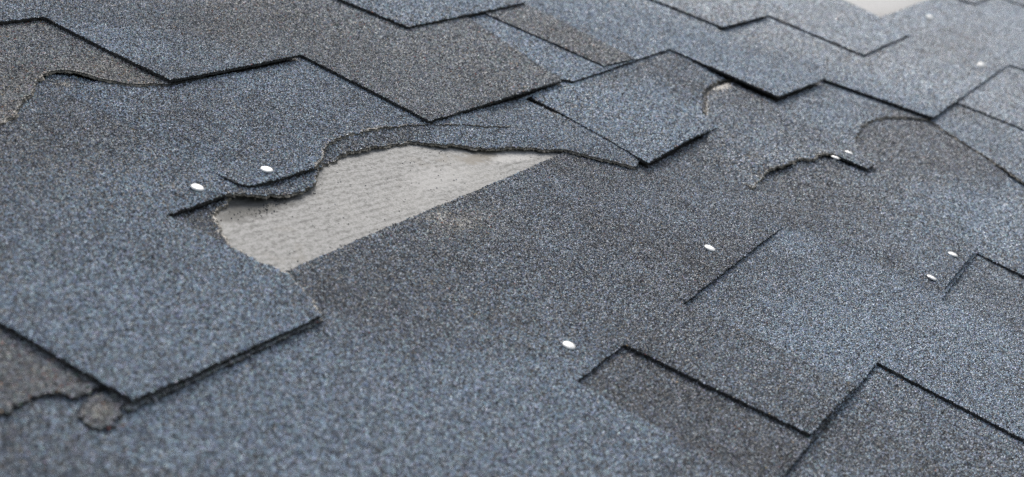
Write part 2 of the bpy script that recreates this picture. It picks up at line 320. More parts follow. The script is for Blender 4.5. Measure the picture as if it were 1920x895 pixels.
 dict(name='O3T', k=3, off=3.0, tone=(0.02, 0), sub=None, sinks=[((1628.3, -411.0), (1666.0, -454.1), 4.0, 90), ((1701.4, -456.7), (1877.4, -471.6), 5.2, 75), ((1348.8, -558.8), (1410.2, -558.0), 2.2, 60), ((1439.3, -547.9), (1414.2, -408.0), 1.6, 100)], blobs=[(1793, -537, 120, 40, 0.65, 0.1, 0), (1632, -540, 60, 20, 0.35, 0.05, 0), (1751, -486, 50, 20, 0.5, 0.1, 0), (1543, -540, 40, 30, 0, 0, 0)], pts=[(1345, -745, 'h'), (1352.6, -560.3, 'c'), (1452.9, -557.4, 'c'), (1406.2, -405.7, 'c'), (1628.3, -411.0, 'h'), (1661.2, -440.9, 't'), (1739.8, -470.7, 't'), (1789.3, -478.7, 't'), (1834.0, -479.2, 't'), (1874.9, -474.8, 't'), (1905, -484, 'h'), (1905, -745, 'h')]),
 dict(name='O3R', k=3, off=5.699999999999999, tone=(0.0, 0), sub=None, sinks=[((1835.0, -800.0), (1835.0, -612.0), 2.9, 48), ((1869.0, -460.0), (1869.0, -430.0), -0.8, 60)], blobs=[(2187, -574, 120, 40, 0.35, 0.05, 0), (2352, -534, 150, 50, 0.25, 0.1, 0), (2147, -487, 150, 30, 0.15, 0.1, 0), (2517, -537, 100, 40, -0.05, 0.1, 0), (1945, -598, 60, 40, -0.1, 0, 0)], pts=[(1825, -760, 'h'), (1825, -585, 'h'), (1850.9, -558.2, 'c'), (1837.1, -407.7, 'c'), (2022.0, -402.3, 'h'), (2064, -572, 'h'), (2284.8, -566.0, 'c'), (2268.8, -411.2, 'c'), (2559.9, -409.9, 'h'), (2610.8, -472.2, 'h'), (2640.7, -545.6, 'h'), (2740, -760, 'h')]),  # palest mix, with far-off haze and sheen painted into it
 dict(name='O2s', k=2, off=3.0, tone=(0.0, 0), sub=None, sinks=[], blobs=[(1676, -636, 30, 60, 0.1, 0, 0)], pts=[(1540, -912, 'h'), (1540, -562, 'c'), (1549.4, -554.3, 'c'), (1849.7, -557.8, 'h'), (1868, -912, 'h')]),
 dict(name='O2', k=2, off=5.25, tone=(0.4, 0.62), sub='O2s', sinks=[((1262.0, -950.0), (1262.0, -560.0), 3.0, 220)], blobs=[], pts=[(1270, -912, 'h'), (1272, -760, 'c'), (1268.8, -717.2, 'c'), (1248.1, -563.2, 'c'), (1527.3, -557.8, 'h'), (1611, -716, 'h'), (1640, -912, 'h')]),
 dict(name='O2t', k=2, off=5.25, tone=(0.35, 0.7), sub='O2s', sinks=[], blobs=[], pts=[(1673, -840, 'h'), (1658.8, -712.8, 'c'), (1647.9, -561.7, 'c'), (1730.5, -557.1, 'h'), (1772, -711, 'h'), (1790, -840, 'h')]),
 dict(name='O2R', k=2, off=5.85, tone=(0.15, 0.1), sub=None, sinks=[], blobs=[(2183, -615, 80, 60, -0.05, 0, 0)], pts=[(2080, -912, 'h'), (2068.5, -668.8, 'c'), (2071.5, -565.2, 'c'), (2268.3, -561.9, 'h'), (2310, -600, 'h'), (2330, -912, 'h')]),
 dict(name='O1', k=1, off=6.0, tone=(0.3, 0.2), sub=None, sinks=[((500.0, -800.0), (1170.0, -800.0), 5.6, 310), ((1074.7, -719.6), (1074.7, -719.6), -0.6, 60)], blobs=[(1254, -778, 90, 70, 0.1, 0.5, 0), (1123, -800, 60, 60, -0.15, -0.2, 0), (1645, -757, 100, 60, -0.35, -0.25, 0), (1127, -726, 80, 20, 0, 0.1, 0)], pts=[(600, -1065, 'h'), (600, -863, 'c'), (1027.3, -862.9, 'c'), (1078.3, -861.2, 'c'), (1067.8, -715.0, 'c'), (1260.9, -712.9, 'h'), (1280, -760, 'h'), (1290, -862, 'c'), (1480, -862, 'c'), (1464.9, -799.3, 'c'), (1471.6, -719.0, 'c'), (1766.4, -722.6, 'h'), (1790, -740, 'h'), (1800, -1065, 'h')]),
 dict(name='F1', k=2, off=3.0, tone=(0.2, 0), sub=None, sinks=[], blobs=[], pts=[(1858, -912, 'h'), (1858, -752, 'c'), (2095, -752, 'c'), (2095, -912, 'h')]),
 dict(name='F0', k=1, off=6.0, tone=(0.25, 0.05), sub=None, sinks=[], blobs=[], pts=[(1803, -1065, 'h'), (1803, -768, 'c'), (1997, -766, 'c'), (1997, -1065, 'h')]),
 dict(name='F2', k=2, off=3.0, tone=(0.3, 0), sub=None, sinks=[], blobs=[], pts=[(2320, -912, 'h'), (2320, -645, 'c'), (2480, -645, 'c'), (2480, -602, 'c'), (2775, -602, 'c'), (2775, -912, 'h')]),
]
NAILS = [(918.9, -572.3, 6.51, 'O3'), (997.7, -566.7, 8.15, 'C2r'), (970.3, -287.8, 5.57, 'O5'), (1273.2, -289.9, 5.53, 'O5'), (1456.5, -128.3, 7.13, 'O5'), (1553.1, -127.5, 7.8, 'O5'), (1698.3, -294.1, 5.44, 'O5'), (1744.1, -290.4, 9.89, 'O4R'), (2793.8, -426.6, 11.18, 'O4T'), (2535.5, -286.6, 13.99, 'O4T')]
CHIP = [(621.6, -422.2), (628.9, -427.1), (639.8, -430.6), (648.1, -429.6), (651.0, -423.8), (648.6, -416.6), (641.9, -410.3), (633.9, -408.3), (627.1, -406.2), (619.1, -405.6), (617.7, -410.2), (618.4, -415.8)]
T = 3.0                                 # sheet thickness
EXPO = 149.7                            # exposed height of one course
def VK(k):
    return -865 + EXPO * k              # butt line of course k

rng = random.Random(7)
def fbm(x, y, s, o=3):
    return noise.fractal(Vector((x / s, y / s, 3.7)), 1.0, 2.0, o)

def seg_d(U, V, a, b):
    ax, ay = a; dx, dy = b[0] - ax, b[1] - ay
    L = dx * dx + dy * dy
    s = np.zeros_like(U) if L == 0 else np.clip(((U - ax) * dx + (V - ay) * dy) / L, 0, 1)
    return np.hypot(U - ax - s * dx, V - ay - s * dy)

def smooth(x):
    x = np.clip(x, 0, 1)
    return x * x * (3 - 2 * x)

def swell(U, V):                        # slow waviness shared by all layers
    return .35 * np.sin(U / 61.0 + .8 * np.sin(V / 83.0)) * np.cos(V / 47.0 + 1.1) + .25 * np.sin(U / 137.0 + V / 101.0)

def sheet_z(P, U, V):
    z = np.maximum(T * (3 + (V - VK(P['k'])) / EXPO), T * .68) + P['off']
    for a, b, drop, w in P.get('sinks', ()):
        z = z - drop * (1 - smooth(seg_d(U, V, a, b) / w))
    return z + swell(U, V)

FRAME = [(1066, -899), (3497, -369), (1117, 16), (543, -403)]
def in_frame(u, v, pad=40):
    n = len(FRAME)
    for i in range(n):
        (x0, y0), (x1, y1) = FRAME[i], FRAME[(i + 1) % n]
        L = math.hypot(x1 - x0, y1 - y0)
        if ((x1 - x0) * (v - y0) - (y1 - y0) * (u - x0)) / L < -pad:
            return False
    return True

def in_poly(O, Q):
    order = np.argsort(Q[:, 1], kind='stable')
    ys = Q[order, 1]; xs = Q[order, 0]
    r = np.zeros(len(Q), bool)
    n = len(O)
    for i in range(n):
        xa, ya = O[i]; xb, yb = O[(i + 1) % n]
        if ya == yb: continue
        lo, hi = (ya, yb) if ya < yb else (yb, ya)
        s0, s1 = np.searchsorted(ys, lo, 'right'), np.searchsorted(ys, hi, 'right')
        if s0 == s1: continue
        r[s0:s1] ^= xs[s0:s1] < (xb - xa) * (ys[s0:s1] - ya) / (yb - ya) + xa
    out = np.zeros(len(Q), bool)
    out[order] = r
    return out

def in_frame_np(U, V, pad):
    return frame_d(U, V) > -pad

def frame_d(U, V):                      # distance inside the built area (negative outside)
    r = np.full(len(U), 1e9)
    for i in range(4):
        (x0, y0), (x1, y1) = FRAME[i], FRAME[(i + 1) % 4]
        L = math.hypot(x1 - x0, y1 - y0)
        r = np.minimum(r, ((x1 - x0) * (V - y0) - (y1 - y0) * (U - x0)) / L)
    return r

def stone_share(U, V):                  # granules are stones near the camera's subject and thin out into relief around it
    return np.clip(1 + (frame_d(U, V) - 4 + 50 * (vfbm(U, V, 60) - .75)) / 75, 0, 1)

_lat = np.random.RandomState(5).rand(256, 256)
def vnoise(U, V, s):
    x, y = U / s + 40.3, V / s + 71.9
    xi, yi = np.floor(x).astype(int), np.floor(y).astype(int)
    fx, fy = x - xi, y - yi
    fx, fy = fx * fx * (3 - 2 * fx), fy * fy * (3 - 2 * fy)
    g = lambda a, b: _lat[a % 256, b % 256]
    return (g(xi, yi) * (1 - fx) + g(xi + 1, yi) * fx) * (1 - fy) + (g(xi, yi + 1) * (1 - fx) + g(xi + 1, yi + 1) * fx) * fy
def vfbm(U, V, s):
    return (vnoise(U, V, s) * .5 + vnoise(U + 517, V, s / 2.1) * .3 + vnoise(U, V + 311, s / 4.3) * .2)

def tone_at(P, U, V):
    dk = np.full(len(U), P['tone'][0], float); br = np.full(len(U), P['tone'][1], float); ba = np.zeros(len(U))
    for (bu, bv, ru, rv, d1, b1, b2) in P.get('blobs', ()):
        w = np.exp(-(((U - bu) / ru) ** 2 + ((V - bv) / rv) ** 2))
        dk += w * d1; br += w * b1; ba += w * b2
    return dk, br, ba

# highest sheet over every 2 mm of the roof, to leave out granules that nothing could see
MU0, MV0, MS = 480, -980, 2.0
mu, mv = np.meshgrid(np.arange(MU0, 3620, MS), np.arange(MV0, 80, MS), indexing='ij')
TOPZ = np.zeros(mu.shape)
for P in PIECES:
    O_ = np.array([(a, b) for a, b, _ in P['pts']])
    c = in_poly(O_, np.stack([mu.ravel(), mv.ravel()], 1)).reshape(mu.shape)
    TOPZ[c] = np.maximum(TOPZ[c], sheet_z(P, mu[c], mv[c]))

PAL = {
 'blue': ([0, .20, .35, .56, .79, 1], [(.012, .014, .018), (.034, .042, .054), (.100, .131, .169), (.205, .269, .343), (.335, .425, .517), (.56, .64, .72)]),
 'dark': ([0, .34, .58, .76, .90, 1], [(.008, .008, .010), (.017, .019, .024), (.045, .051, .064), (.106, .120, .147), (.228, .255, .305), (.49, .53, .585)]),
 'brown': ([0, .23, .46, .71, .89, 1], [(.013, .012, .012), (.037, .036, .036), (.117, .116, .114), (.230, .227, .221), (.38, .37, .35), (.56, .53, .49)]),
}
ODD = np.array([(.30, .05, .04), (.36, .12, .05), (.38, .22, .07), (.42, .33, .16), (.50, .43, .33), (.60, .60, .58), (.05, .15, .07)])
def pal(name, r):
    x, c = PAL[name]; c = np.array(c)
    return np.stack([np.interp(r, x, c[:, i]) for i in range(3)], 1)

nrg = np.random.RandomState(11)
def granules(P, O, torn):
    """Ceramic granules of one sheet: verts, faces, colours (numpy)."""
    u0, v0 = np.maximum(O.min(0), (MU0, MV0)); u1, v1 = np.minimum(O.max(0), (3600, 70))
    allp, alls = [], []
    if u1 <= u0 or v1 <= v0: return None
    for s, d0, d1 in ((1.2, 0, 1.12), (1.3, 1.12, 1.6), (1.85, 1.6, 2.15), (2.6, 2.15, 99)):
        gx, gy = np.meshgrid(np.arange(u0, u1, s), np.arange(v0, v1, s * .88))
        gx = gx + np.where((np.arange(gx.shape[0]) % 2)[:, None] == 1, s / 2, 0)
        U, V = gx.ravel(), gy.ravel()
        dep = (.8767 * U - .3183 * V + 165) / 1000 + nrg.normal(0, .05, len(U))
        k = (dep >= d0) & (dep < d1) & in_frame_np(U, V, 130)
        U, V = U[k], V[k]
        U = U + nrg.uniform(-.33, .33, len(U)) * s; V = V + nrg.uniform(-.33, .33, len(U)) * s
        allp.append(np.stack([U, V], 1)); alls.append(np.full(len(U), s))
    Q = np.concatenate(allp); S = np.concatenate(alls)
    if len(Q) == 0: return None
    k = in_poly(O, Q); Q, S = Q[k], S[k]
    if len(Q) == 0: return None
    Z = sheet_z(P, Q[:, 0], Q[:, 1])
    iu = np.clip(((Q[:, 0] - MU0) / MS).astype(int), 1, TOPZ.shape[0] - 2); iv = np.clip(((Q[:, 1] - MV0) / MS).astype(int), 1, TOPZ.shape[1] - 2)
    top = np.minimum.reduce([TOPZ[iu + a, iv + b] for a in (-1, 0, 1) for b in (-1, 0, 1)])
    k = top < Z + 1.0
    Q, S, Z = Q[k], S[k], Z[k]
    n = len(Q)
    if n == 0: return None
    U, V = Q[:, 0], Q[:, 1]
    dk, br, ba = tone_at(P, U, V)
    if len(torn):
        dm = np.full(n, 99.0)
        near = np.nonzero((U > torn[:, 0].min() - 8) & (U < torn[:, 0].max() + 8) & (V > torn[:, 1].min() - 8) & (V < torn[:, 1].max() + 8))[0]
        for s in range(0, len(near), 1500):
            ix = near[s:s + 1500]
            dm[ix] = np.hypot(U[ix, None] - torn[None, :, 0], V[ix, None] - torn[None, :, 1]).min(1)
        ba = np.maximum(ba, np.clip(.9 - dm / P.get('rim', 1) / (.3 + 4.2 * vnoise(U, V, 11) * vnoise(U, V, 60)), 0, 1))
    k = nrg.rand(n) > ba * 1.15
    k &= nrg.rand(n) < stone_share(U, V)
    k &= nrg.rand(n) > .02
    Q, S, Z, dk, br, U, V = Q[k], S[k], Z[k], dk[k], br[k], U[k], V[k]
    n = len(Q)
    if n == 0: return None
    # colour
    r1, r2, r3 = nrg.rand(n), nrg.rand(n), nrg.rand(n)
    dk = np.clip(dk + (vfbm(U, V, 90) - .5) * .7 + (vfbm(U + 900, V, 24) - .5) * .45, 0, 1)
    blu, drk, brn = pal('blue', r1), pal('dark', r1), pal('brown', r1)
    c = np.where((r2 < dk)[:, None], drk, blu) * .6 + (blu * (1 - dk)[:, None] + drk * dk[:, None]) * .4
    bw = np.clip(br * .85, 0, 1)[:, None]
    brn = brn * (1 - .45 * dk)[:, None]
    c = c * (1 - bw) + brn * bw
    c *= nrg.normal(1, .06, (n, 3)).clip(.8, 1.2)
    odd = r3 < .0035 + .05 * np.clip(br, 0, 1) ** 2
    c[odd] = ODD[nrg.randint(0, len(ODD), odd.sum())] * nrg.uniform(.5, 1.0, (odd.sum(), 1))
    # shape: a small four-sided stone with its peak off centre
    a = nrg.uniform(0, 6.283, n)
    L = S * nrg.uniform(.42, .74, n); W = S * nrg.uniform(.32, .54, n); H = np.minimum(S, 1.8) * nrg.uniform(.26, .68, n)
    ca, sa = np.cos(a), np.sin(a)
    def pt(x, y, z):
        return np.stack([(U + x * ca - y * sa) / 1000, -(V + x * sa + y * ca) / 1000, z / 1000], 1)
    j = lambda: nrg.uniform(.7, 1.25, n)
    zb = Z - .12
    tx = nrg.uniform(.15, .5, n) * L; ty = nrg.uniform(-.3, .3, n) * W
    VV = np.stack([pt(-L * j(), -W * j(), zb), pt(L * j(), -W * j(), zb), pt(L * j(), W * j(), zb), pt(-L * j(), W * j(), zb),
                   pt(tx * np.sign(nrg.rand(n) - .5), ty, Z + H * j())], 1)
    F = np.array([(0, 4, 1), (1, 4, 2), (2, 4, 3), (3, 4, 0)])
    FF = (np.arange(n) * 5)[:, None, None] + F[None]
    return VV.reshape(-1, 3), FF.reshape(-1, 3), np.repeat(np.concatenate([c, np.ones((n, 1))], 1), 5, 0)

def link(name, me, parent=None):
    o = bpy.data.objects.new(name, me)
    COL.objects.link(o)
    if parent is not None:
        o.parent = parent
    return o

def mm(u, v, z):
    return (u / 1000, -v / 1000, z / 1000)

def outline(P, rough=True):
    """Dense outline: list of (u, v, kind)."""
    pts = P['pts']
    out = []
    seedv = rng.random() * 900
    for i, (u0, v0, e) in enumerate(pts):
        u1, v1, _ = pts[(i + 1) % len(pts)]
        L = math.hypot(u1 - u0, v1 - v0)
        vis = rough and (in_frame(u0, v0) or in_frame(u1, v1) or in_frame((u0 + u1) / 2, (v0 + v1) / 2))
        step = {'c': 1.7, 't': 1.5, 'r': 1.5, 'h': 14.0}[e] if vis else {'c': 12, 't': 8, 'r': 8, 'h': 30}[e]
        n = max(1, int(L / step))
        nx, ny = (v1 - v0) / max(L, 1e-6), -(u1 - u0) / max(L, 1e-6)
        for j in range(n):
            s = j / n
            u, v = u0 + (u1 - u0) * s, v0 + (v1 - v0) * s
            if e == 'c' and vis:
                a = rng.gauss(0, .25) + .6 * fbm(u + seedv, v, 17) - 1.6 * max(0, fbm(u + seedv, v + 50, 26) - .42)
                u += nx * a; v += ny * a
            elif e in 'tr':
                a = rng.gauss(0, .5) + 2.6 * fbm(u + seedv, v, 6, 4) * min(1.0, .5 + 2.0 * s * (1 - s))
                u += nx * a; v += ny * a
            out.append((u, v, e))
    return out

def build_sheet(P, parent, name, grid=12.0, rough=True, thick=None):
    th = (thick or T) * .97
    ol = outline(P, rough)
    no = len(ol)
    O = np.array([(a, b) for a, b, _ in ol])
    kinds = [e for _, _, e in ol]
    torn_idx = [i for i, e in enumerate(kinds) if e == 't']
    area = 0.5 * np.sum(O[:, 0] * np.roll(O[:, 1], -1) - np.roll(O[:, 0], -1) * O[:, 1])
    if area < 0:                        # make it run anticlockwise in (u, v)
        ol = ol[::-1]
        kinds = [ol[(i + 1) % no][2] for i in range(no)]
        O = O[::-1].copy()
        torn_idx = [i for i, e in enumerate(kinds) if e == 't']
    # points inside
    u0, v0 = O.min(0); u1, v1 = O.max(0)
    gx, gy = np.meshgrid(np.arange(u0, u1, grid), np.arange(v0, v1, grid))
    gx = gx + np.where((np.arange(gx.shape[0]) % 2)[:, None] == 1, grid / 2, 0)
    I = np.stack([gx.ravel(), gy.ravel()], 1)
    I = I + np.array([[rng.uniform(-.2, .2) * grid, rng.uniform(-.2, .2) * grid] for _ in range(len(I))]).reshape(-1, 2)
    ring = []
    if rough:
        for i in torn_idx:
            if i % 2: continue
            a, b = O[i - 1], O[(i + 1) % no]
            d = b - a; L = np.hypot(*d) + 1e-9
            nrm = np.array((-d[1], d[0])) / L
            for w in (1.6, 3.6):
                ring.append(O[i] + nrm * (w + rng.uniform(-.4, .4)))
    def inside(Q):
        return in_poly(O, Q)
    def clear(Q, dmin):
        keep = np.ones(len(Q), bool)
        for s in range(0, len(Q), 400):
            blk = Q[s:s + 400]
            D = np.hypot(blk[:, None, 0] - O[None, :, 0], blk[:, None, 1] - O[None, :, 1]).min(1)
            keep[s:s + 400] = D > dmin
        return Q[keep]
    I = I[inside(I)]
    I = clear(I, grid * .35 if rough else grid * .3)
    if ring:
        Rg = np.array(ring)
        Rg = Rg[inside(Rg)]
        if len(Rg):
            Rg = clear(Rg, 1.0)
            I = np.concatenate([I, Rg])
    co = [Vector((float(a), float(b))) for a, b in O] + [Vector((float(a), float(b))) for a, b in I]
    ed = [(i, (i + 1) % no) for i in range(no)]
    vs, es, fs, ov, oe, of = delaunay_2d_cdt(co, ed, [list(range(no))], 1, 1e-5)
    Q = np.array([(p.x, p.y) for p in vs])
    back = [o[0] if o else -1 for o in ov]
    Z = sheet_z(P, Q[:, 0], Q[:, 1])
    nv = len(Q)
    # tone
    U, V = Q[:, 0], Q[:, 1]
    dk, br, ba = tone_at(P, U, V)
    if torn_idx and rough:
        A = O[torn_idx]
        dm = np.full(nv, 99.0)
        for s in range(0, nv, 800):
            dm[s:s + 800] = np.hypot(Q[s:s + 800, None, 0] - A[None, :, 0], Q[s:s + 800, None, 1] - A[None, :, 1]).min(1)
        ba = np.maximum(ba, np.clip(.66 - dm / P.get('rim', 1) / (.5 + 3.4 * vnoise(U, V, 11) * vnoise(U, V, 60)), 0, 1))
        Z = Z + np.where(dm < 6, (np.sin(U * .9) * np.cos(V * 1.3) * .25), 0) * (1 - np.clip(dm / 6, 0, 1))
    verts = [mm(Q[i, 0], Q[i, 1], Z[i]) for i in range(nv)]
    tone = [(dk[i], br[i], ba[i], 1) for i in range(nv)]
    tk = th * (1 - .3 * np.clip(1 - dm / 8, 0, 1)) if (torn_idx and rough) else th
    Zb = np.maximum(Z - tk, .12)
    faces, mats = [], []
    for f in fs:                        # y is flipped, so turn the faces over
        faces.append(tuple(reversed(f))); mats.append(0)
    # boundary from face topology
    cnt = {}
    for f in fs:
        for a, b in zip(f, f[1:] + f[:1]):
            cnt[(a, b)] = 1
    bnd = [(a, b) for (a, b) in cnt if (b, a) not in cnt]
    loopv = sorted({a for a, b in bnd} | {b for a, b in bnd})
    mid, low = {}, {}
    nx_of = {a: b for a, b in bnd}; pv_of = {b: a for a, b in bnd}
    for i in loopv:
        a = Q[pv_of.get(i, i)]; b = Q[nx_of.get(i, i)]
        d = b - a; L = np.hypot(*d) + 1e-9
        n = np.array((d[1], -d[0])) / L           # outward
        kd = kinds[back[i]] if 0 <= back[i] < no else 'h'
        if rough and kd in 'tr':
            lw_ = max(0.0, fbm(Q[i, 0] * 1.0 + 77, Q[i, 1], 12, 3) + .1)
            am, al = rng.uniform(-.2, .6), rng.uniform(-.2, .7) + 3.0 * lw_
        elif rough and kd == 'c':
            am, al = rng.uniform(-.5, .25), rng.uniform(-.7, .1)
        else:
            am = al = 0
        mid[i] = len(verts); verts.append(mm(Q[i, 0] + n[0] * am, Q[i, 1] + n[1] * am, (Z[i] * .62 + Zb[i] * .38))); tone.append((dk[i], br[i], 1, 1))
        low[i] = len(verts); verts.append(mm(Q[i, 0] + n[0] * al, Q[i, 1] + n[1] * al, Zb[i])); tone.append((dk[i], br[i], 1, 1))
    for a, b in bnd:
        kd = kinds[back[a]] if 0 <= back[a] < no else 'h'
        mi = 2 if kd == 't' else 1
        faces.append((a, b, mid[b], mid[a])); mats.append(2 if kd == 't' and P.get('rim', 1) > 2 else 1)
        faces.append((mid[a], mid[b], low[b], low[a])); mats.append(mi)
    # underside: one coarse skin, kept to the outline
    lw = {i: low[i] for i in loopv}
    under = {}
    for i in range(nv):
        if i in lw: under[i] = lw[i]
        else:
            under[i] = len(verts); verts.append(mm(Q[i, 0], Q[i, 1], Zb[i])); tone.append((dk[i], br[i], 0, 1))
    for f in fs:
        faces.append(tuple(under[i] for i in f)); mats.append(3)
    gr = granules(P, O, O[torn_idx] if torn_idx else np.zeros((0, 2))) if rough else None
    nb = len(verts)
    co_all = np.array(verts, np.float32)
    tone = np.clip(np.array(tone, np.float32), 0, 1)
    tone[:, 3] = stone_share(co_all[:, 0] * 1000, -co_all[:, 1] * 1000) if rough else 0
    grain = np.full((nb, 4), .02, np.float32)
    tot = np.array([len(f) for f in faces], np.int32)
    idx = np.array([i for f in faces for i in f], np.int32)
    mats = np.array(mats, np.int32)
    if gr is not None:
        gv, gf, gc = gr
        co_all = np.concatenate([co_all, gv.astype(np.float32)])
        tone = np.concatenate([tone, np.zeros((len(gv), 4), np.float32)])
        grain = np.concatenate([grain, gc.astype(np.float32)])
        tot = np.concatenate([tot, np.full(len(gf), 3, np.int32)])
        idx = np.concatenate([idx, (gf + nb).astype(np.int32).ravel()])
        mats = np.concatenate([mats, np.full(len(gf), 4, np.int32)])
    me = bpy.data.meshes.new(name)
    me.vertices.add(len(co_all)); me.vertices.foreach_set('co', co_all.ravel())
    me.loops.add(len(idx)); me.loops.foreach_set('vertex_index', idx)
    me.polygons.add(len(tot)); me.polygons.foreach_set('loop_start', np.concatenate([[0], np.cumsum(tot)[:-1]]).astype(np.int32))
    me.update(calc_edges=True)
    for m_ in (M_GRAN, M_CUT, M_TORN, M_BACK, M_STONE):
        me.materials.append(m_)
    me.polygons.foreach_set('material_index', mats)
    me.polygons.foreach_set('use_smooth', mats == 0)
    me.color_attributes.new('tone', 'FLOAT_COLOR', 'POINT').data.foreach_set('color', tone.ravel())
    if gr is not None:
        me.color_attributes.new('grain', 'FLOAT_COLOR', 'POINT').data.foreach_set('color', grain.ravel())
    me.update()
    o = link(name, me, parent)
    # loose glass fibres on torn edges
    if rough and torn_idx:
        fv, ff = [], []
        for i in torn_idx:
            if not in_frame(*O[i], 10): continue
            for _ in range(2):
                if rng.random() < .35: continue
                a, b = O[i - 1], O[(i + 1) % no]
                d = b - a; L = np.hypot(*d) + 1e-9
                n = np.array((d[1], -d[0])) / L
                z0 = float(sheet_z(P, np.array([O[i][0]]), np.array([O[i][1]]))[0]) - rng.uniform(.2, th)
                ang = rng.uniform(-1.2, 1.2)
                dr = np.array((n[0] * math.cos(ang) - n[1] * math.sin(ang), n[0] * math.sin(ang) + n[1] * math.cos(ang)))
                ln = rng.uniform(.8, 3.2) * (1.6 if rng.random() < .1 else 1)
                r = rng.uniform(.08, .2)
                q0 = O[i] - n * .6
                q1 = q0 + dr * ln * .55; q2 = q0 + dr * ln
                zz = [z0, z0 + rng.uniform(-.3, .5), max(.2, z0 + rng.uniform(-1.2, .7))]
                base = len(fv)
                for q, zq, rr in zip((q0, q1, q2), zz, (r, r, r * .5)):
                    fv += [mm(q[0] - dr[1] * rr, q[1] + dr[0] * rr, zq), mm(q[0] + dr[1] * rr, q[1] - dr[0] * rr, zq), mm(q[0], q[1], zq + rr * 1.7)]
                for s in (0, 3):
                    for k in range(3):
                        k2 = (k + 1) % 3
                        ff.append((base + s + k, base + s + k2, base + s + 3 + k2, base + s + 3 + k))
        if fv:
            fm = bpy.data.meshes.new('torn_fibres'); fm.from_pydata(fv, [], ff); fm.materials.append(M_FIB)
            fo = link('torn_fibres', fm, o); fo['kind'] = 'stuff'
    return o

# ------------------------------------------------------------------ the roof and its board
roof = bpy.data.objects.new('roof', None)
COL.objects.link(roof)
roof.matrix_world = ROOF
roof['kind'] = 'structure'
roof['label'] = 'pitched roof covered with weathered blue-grey asphalt shingles, torn open in places'

X0, X1, Y0, Y1 = -0.75, 4.45, -0.79, 1.78
def board(name, x0, x1, y0, y1, z0, z1):
    bm = bmesh.new()
    bmesh.ops.create_cube(bm, size=1.0)
    for v in bm.verts:
        v.co = ((x0 + x1) / 2 + v.co.x * (x1 - x0), (y0 + y1) / 2 + v.co.y * (y1 - y0), (z0 + z1) / 2 + v.co.z * (z1 - z0))
    bmesh.ops.bevel(bm, geom=bm.edges[:], offset=.0008, segments=1, affect='EDGES')
    me = bpy.data.meshes.new(name); bm.to_mesh(me); bm.free()
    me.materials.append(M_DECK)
    return link(name, me, roof)
joint_x = 1.86
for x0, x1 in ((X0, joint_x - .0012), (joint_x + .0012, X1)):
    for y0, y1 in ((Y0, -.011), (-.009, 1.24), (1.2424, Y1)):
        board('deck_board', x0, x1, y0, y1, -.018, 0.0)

# ------------------------------------------------------------------ shingles the photograph shows
LABELS = {
 'O3': 'shingle torn along its lower edge above the bare grey board',
 'C2r': 'torn upper layer with a ragged strip of fibre along its edge',
 'C2b': 'brownish shingle with a ragged torn edge, granules worn off',
 'O4M': 'brownish torn shingle remnant under the large tab',
 'O4N': 'dark torn corner of a lower shingle beside the bare board',
 'O4R': 'cracked shingle with a crescent torn out of its lower edge',
 'O5b': 'shingle torn off along a long curve at its left end',
 'O2': 'brown-grey tab', 'O2t': 'narrow brown-grey tab',
}
made = {}
for P in PIECES:
    par = made[P['sub']] if P['sub'] else roof
    o = build_sheet(P, par, 'tab' if P['sub'] else 'shingle')
    if P['name'] in LABELS:
        o['label'] = LABELS[P['name']]
    made[P['name']] = o

# ------------------------------------------------------------------ the courses going on beyond the picture
def course(k, ua, ub, seed):
    r = random.Random(seed)
    u = ua
    while u < ub - 60:
        end = min(u + 1000, ub)
        if ub - end < 250: end = ub
        vk, vt = VK(k), VK(k - 1)
        pts = [(u, vk - 347, 'h')]
        x = u; tooth = r.random() < .6
        first = True
        low = []
        while x < end:
            w = r.uniform(90, 260)
            xe = min(x + w, end)
            v = (vk if tooth else vt) + r.uniform(-1.5, 1.5) - (30 if k == 0 else 0)
            low += [(x, v), (xe, v)]
            x = xe; tooth = not tooth
        pts += [(a, b, 'c') for a, b in low] + [(end, vk - 347, 'h')]
        fix = []
        for q in pts:
            if not fix or math.hypot(q[0] - fix[-1][0], q[1] - fix[-1][1]) > .5:
                fix.append(q)
        P = dict(k=k, off=T * (2 if k <= 0 else .5), pts=fix, tone=(r.uniform(.12, .45), r.choice((0, .05, .1, .35))), blobs=[(r.uniform(u, end), vk - r.uniform(60, 200), 150, 60, .4, 0, 0)])
        build_sheet(P, roof, 'shingle', grid=32, rough=False)
        u = end + 2
for k in range(-3, 11):
    spans = {1: [(-700, 596), (2000, 4400)], 2: [(-700, 396), (2760, 4400)], 3: [(-700, 490), (3820, 4400)], 4: [(-700, 256), (3560, 4400)],
             5: [(-700, 146), (3010, 4400)], 6: [(-700, 146), (3010, 4400)], 7: [(-700, 146), (3010, 4400)]}.get(k, [(-700, 4400)])
    for i, (a, b) in enumerate(spans):
        course(k, a, b, 100 + k * 7 + i)

# ------------------------------------------------------------------ nails
def lathe(profile, n=20):
    bm = bmesh.new()
    rings = []
    for r_, z in profile:
        if r_ < 1e-6:
            rings.append([bm.verts.new((0, 0, z))])
        else:
            rings.append([bm.verts.new((r_ * math.cos(2 * math.pi * i / n), r_ * math.sin(2 * math.pi * i / n), z)) for i in range(n)])
    for A, B in zip(rings, rings[1:]):
        for i in range(n):
            j = (i + 1) % n
            if len(A) == 1: bm.faces.new((A[0], B[i], B[j]))
            elif len(B) == 1: bm.faces.new((A[i], B[0], A[j]))
            else: bm.faces.new((A[i], B[i], B[j], A[j]))
    bmesh.ops.recalc_face_normals(bm, faces=bm.faces)
    return bm
def nail_mesh(name, prof, n):
    bm = lathe(prof, n)
    me = bpy.data.meshes.new(name); bm.to_mesh(me); bm.free()
    for p in me.polygons: p.use_smooth = True
    me.materials.append(M_NAIL)
    return me
